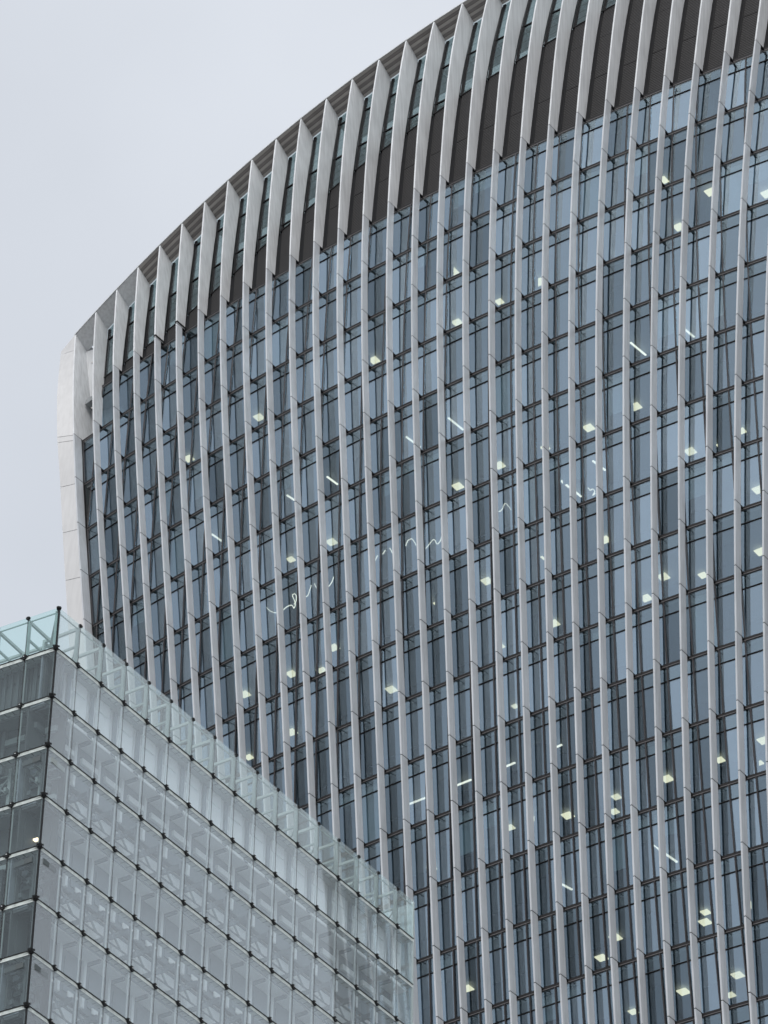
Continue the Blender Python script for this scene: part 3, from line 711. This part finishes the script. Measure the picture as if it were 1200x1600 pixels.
# roof deck
LX, LY = 26.0, posR[-1]
mb = MB()
def gw(a, b, z): q = ul * a + ud * b; return Vector((q.x, q.y, z))
mb.hexa([gw(.3, .3, rz(1) - .15), gw(LX, .3, rz(1) - .15), gw(LX, LY - .1, rz(1) - .15), gw(.3, LY - .1, rz(1) - .15),
         gw(.3, .3, rz(1) + .05), gw(LX, .3, rz(1) + .05), gw(LX, LY - .1, rz(1) + .05), gw(.3, LY - .1, rz(1) + .05)])
put('roof_deck', mb.mesh('roof_deck', STEEL), gb)
# end return of the long face (north end)
for r in range(0, ROWS):
    z1, z0 = rz(r), rz(r + 1); mb = MB(); a = gw(0, LY, 0)
    b = gw(1.5, LY, 0); mb.sheet([a + Vector((0, 0, z0)), b + Vector((0, 0, z0)), b + Vector((0, 0, z1 - .05)), a + Vector((0, 0, z1 - .05))], .03, ud)
    put('return_panel', mb.mesh('return_panel', GPR), gb)
mb = FB('R'); mb.lb(LY - .05, LY + .02, .0, .10, rz(ROWS), rz(0) - .02); put('corner_trim', mb.mesh('corner_trim', EDGE), gb)
mb = FB('L'); mb.lb(-.03, .02, -.02, .05, rz(ROWS), rz(0)); put('corner_trim', mb.mesh('corner_trim', BLACK), gb)
mb = FB('L'); mb.lb(.06, .11, .04, .08, rz(ROWS), rz(1)); put('corner_post', mb.mesh('corner_post', CURT), gb)

# behind the skin
for face, k, x0, x1 in faces():
    d, inn = frame(face); org = d * x0; wdt = round(x1 - x0, 3); R_ = face == 'R'
    for r in range(1, ROWS):
        z1, z0 = rz(r), rz(r + 1); h = z1 - z0
        if r == 1:                    # blinds storey
            def bld():
                fb = FB(face)
                fb.lb(0.02, wdt - .02, .62, .68, 0, h, 0)
                fb.lb(.12, .30, .50, .60, 0, h - .2, 1); fb.lb(.50, wdt - .16, .56, .62, 0, h * .62, 2)
                fb.lb(.50, wdt - .16, .56, .62, h * .70, h - .15, 2)
                if not R_:
                    for q in range(4): fb.lb(.2 + q * .3, .32 + q * .3, .45, .5, 0, h - .1, 1)
                return fb
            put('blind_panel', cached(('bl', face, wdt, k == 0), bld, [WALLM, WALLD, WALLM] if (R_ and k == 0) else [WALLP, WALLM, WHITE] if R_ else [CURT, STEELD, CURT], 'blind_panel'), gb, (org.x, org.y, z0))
        elif r % 2 == 0:              # ceiling zone
            def bld():
                fb = FB(face)
                fb.lb(0, wdt, .36, 1.02, h - .26, h - .20, 0)                 # soffit
                fb.lb(.02, .13, .36, 1.02, h - .38, h - .262, 1)              # cross beam
                fb.lb(.0, wdt, 1.05, 1.12, 0, h, 1)                            # inner wall
                if r == 2: fb.lb(.35, wdt - .12, .92, 1.045, h - .95, h - .70, 2)   # white box
                else:
                    fb.lb(.30, wdt - .22, 1.0, 1.045, .25, h - .55, 3)
                    fb.lb(.55, wdt - .3, .95, 1.0, .10, .32, 2)
                fb.lb(wdt - .16, wdt - .02, .9, 1.04, 0, h - .26, 0)
                return fb
            mats = [WALLM, WALLD, CURT, WALLD] if (R_ and k == 0) else [WALLP, WALLM, WHITE, WALLM] if R_ else ([CURT, WALLD, STEEL, WALLD] if r < 5 else [WALLD, GASKET, STEELD, GASKET])  # left face darkened: shade put into the interior colours
            put('ceiling_bay', cached(('cb', face, wdt, r == 2, r > 4, k == 0), bld, mats, 'ceiling_bay'), gb, (org.x, org.y, z0))
        else:                         # access frame zone
            def bld():
                fb = FB(face)
                fb.lb(0, wdt, 1.25, 1.32, 0, h, 0)
                fb.lb(.52, .66, .50, .60, 0, h - .2, 1); fb.lb(.18, .24, .30, .38, 0, h - .2, 1)
                fb.lbar((.02, .28, h - .55), (.02, 1.15, h - .55), .12, .22, 1)
                fb.lbar((.60, .28, h - 1.25), (.60, 1.15, h - 1.25), .10, .18, 1)
                fb.lbar((0, .62, h - .75), (wdt, .62, h - .75), .06, .07, 1)
                fb.lbar((0, .62, h - .42), (wdt, .62, h - .42), .05, .06, 1)
                fb.lbar((0, .95, h - .95), (wdt, .95, h - .95), .05, .05, 1)
                fb.lbar((.60, .58, h - .5), (wdt, .58, h - 1.3), .06, .06, 1)
                fb.lbar((.60, .58, h - 1.35), (wdt, .58, h - .6), .05, .05, 1)
                fb.lbar((0, .75, .30), (wdt, .75, .30), .16, .20, 1)
                fb.lb(.72, wdt - .25, 1.16, 1.22, .25, h - .9, 2); fb.lb(.25, .5, 1.16, 1.22, .3, h - .5, 2)
                return fb
            mats = [WALLM, STEELD, CURT] if (R_ and k == 0) else [WALLP, WALLM, WHITE] if R_ else ([WALLD, STEEL, CURT] if r < 5 else [GASKET, STEELD, WALLD])  # same painted-in shade on the left-face frames and walls
            put('access_frame', cached(('af', face, wdt, r > 4, k == 0), bld, mats, 'access_frame'), gb, (org.x, org.y, z0))
# storey slabs inside and solid lower body
for r in range(2, ROWS, 2):
    mb = MB(); z = rz(r) - .12
    mb.hexa([gw(1.35, 1.35, z - .1), gw(LX, 1.35, z - .1), gw(LX, LY - .4, z - .1), gw(1.35, LY - .4, z - .1), gw(1.35, 1.35, z), gw(LX, 1.35, z), gw(LX, LY - .4, z), gw(1.35, LY - .4, z)])
    put('storey_slab', mb.mesh('storey_slab', WALLM), gb)
mb = MB(); z = rz(ROWS)
mb.hexa([gw(0, 0, 0), gw(LX, 0, 0), gw(LX, LY, 0), gw(0, LY, 0), gw(0, 0, z), gw(LX, 0, z), gw(LX, LY, z), gw(0, LY, z)])
put('lower_body', mb.mesh('lower_body', GRATE), gb)
# inner lamps seen in the glass building
for face, x, y, z in (('L', .75, 1.9, rz(5) + .95), ('R', 3.9, 1.0, rz(6) + .25), ('R', 10.4, 1.0, rz(8) + .6)):
    fb = FB(face)
    if face == 'L': fb.lb(x, x + .42, .85, 1.0, z, z + .07)
    else: fb.lb(x, x + .07, .35, 1.0, z, z + .06)
    put('ceiling_lamp', fb.mesh('ceiling_lamp', LAMP), gb)

# ------------------------------------------------------------------ ground
gm = solid('paving', (0.16, 0.155, 0.15), 0.85, var=0.15, scale=0.2)
mb = MB(); mb.quad((-3000, -3000, 0), (3000, -3000, 0), (3000, 3000, 0), (-3000, 3000, 0))
o = put('ground', mb.mesh('ground', gm)); o['kind'] = 'structure'
print('objects', len(bpy.data.objects))
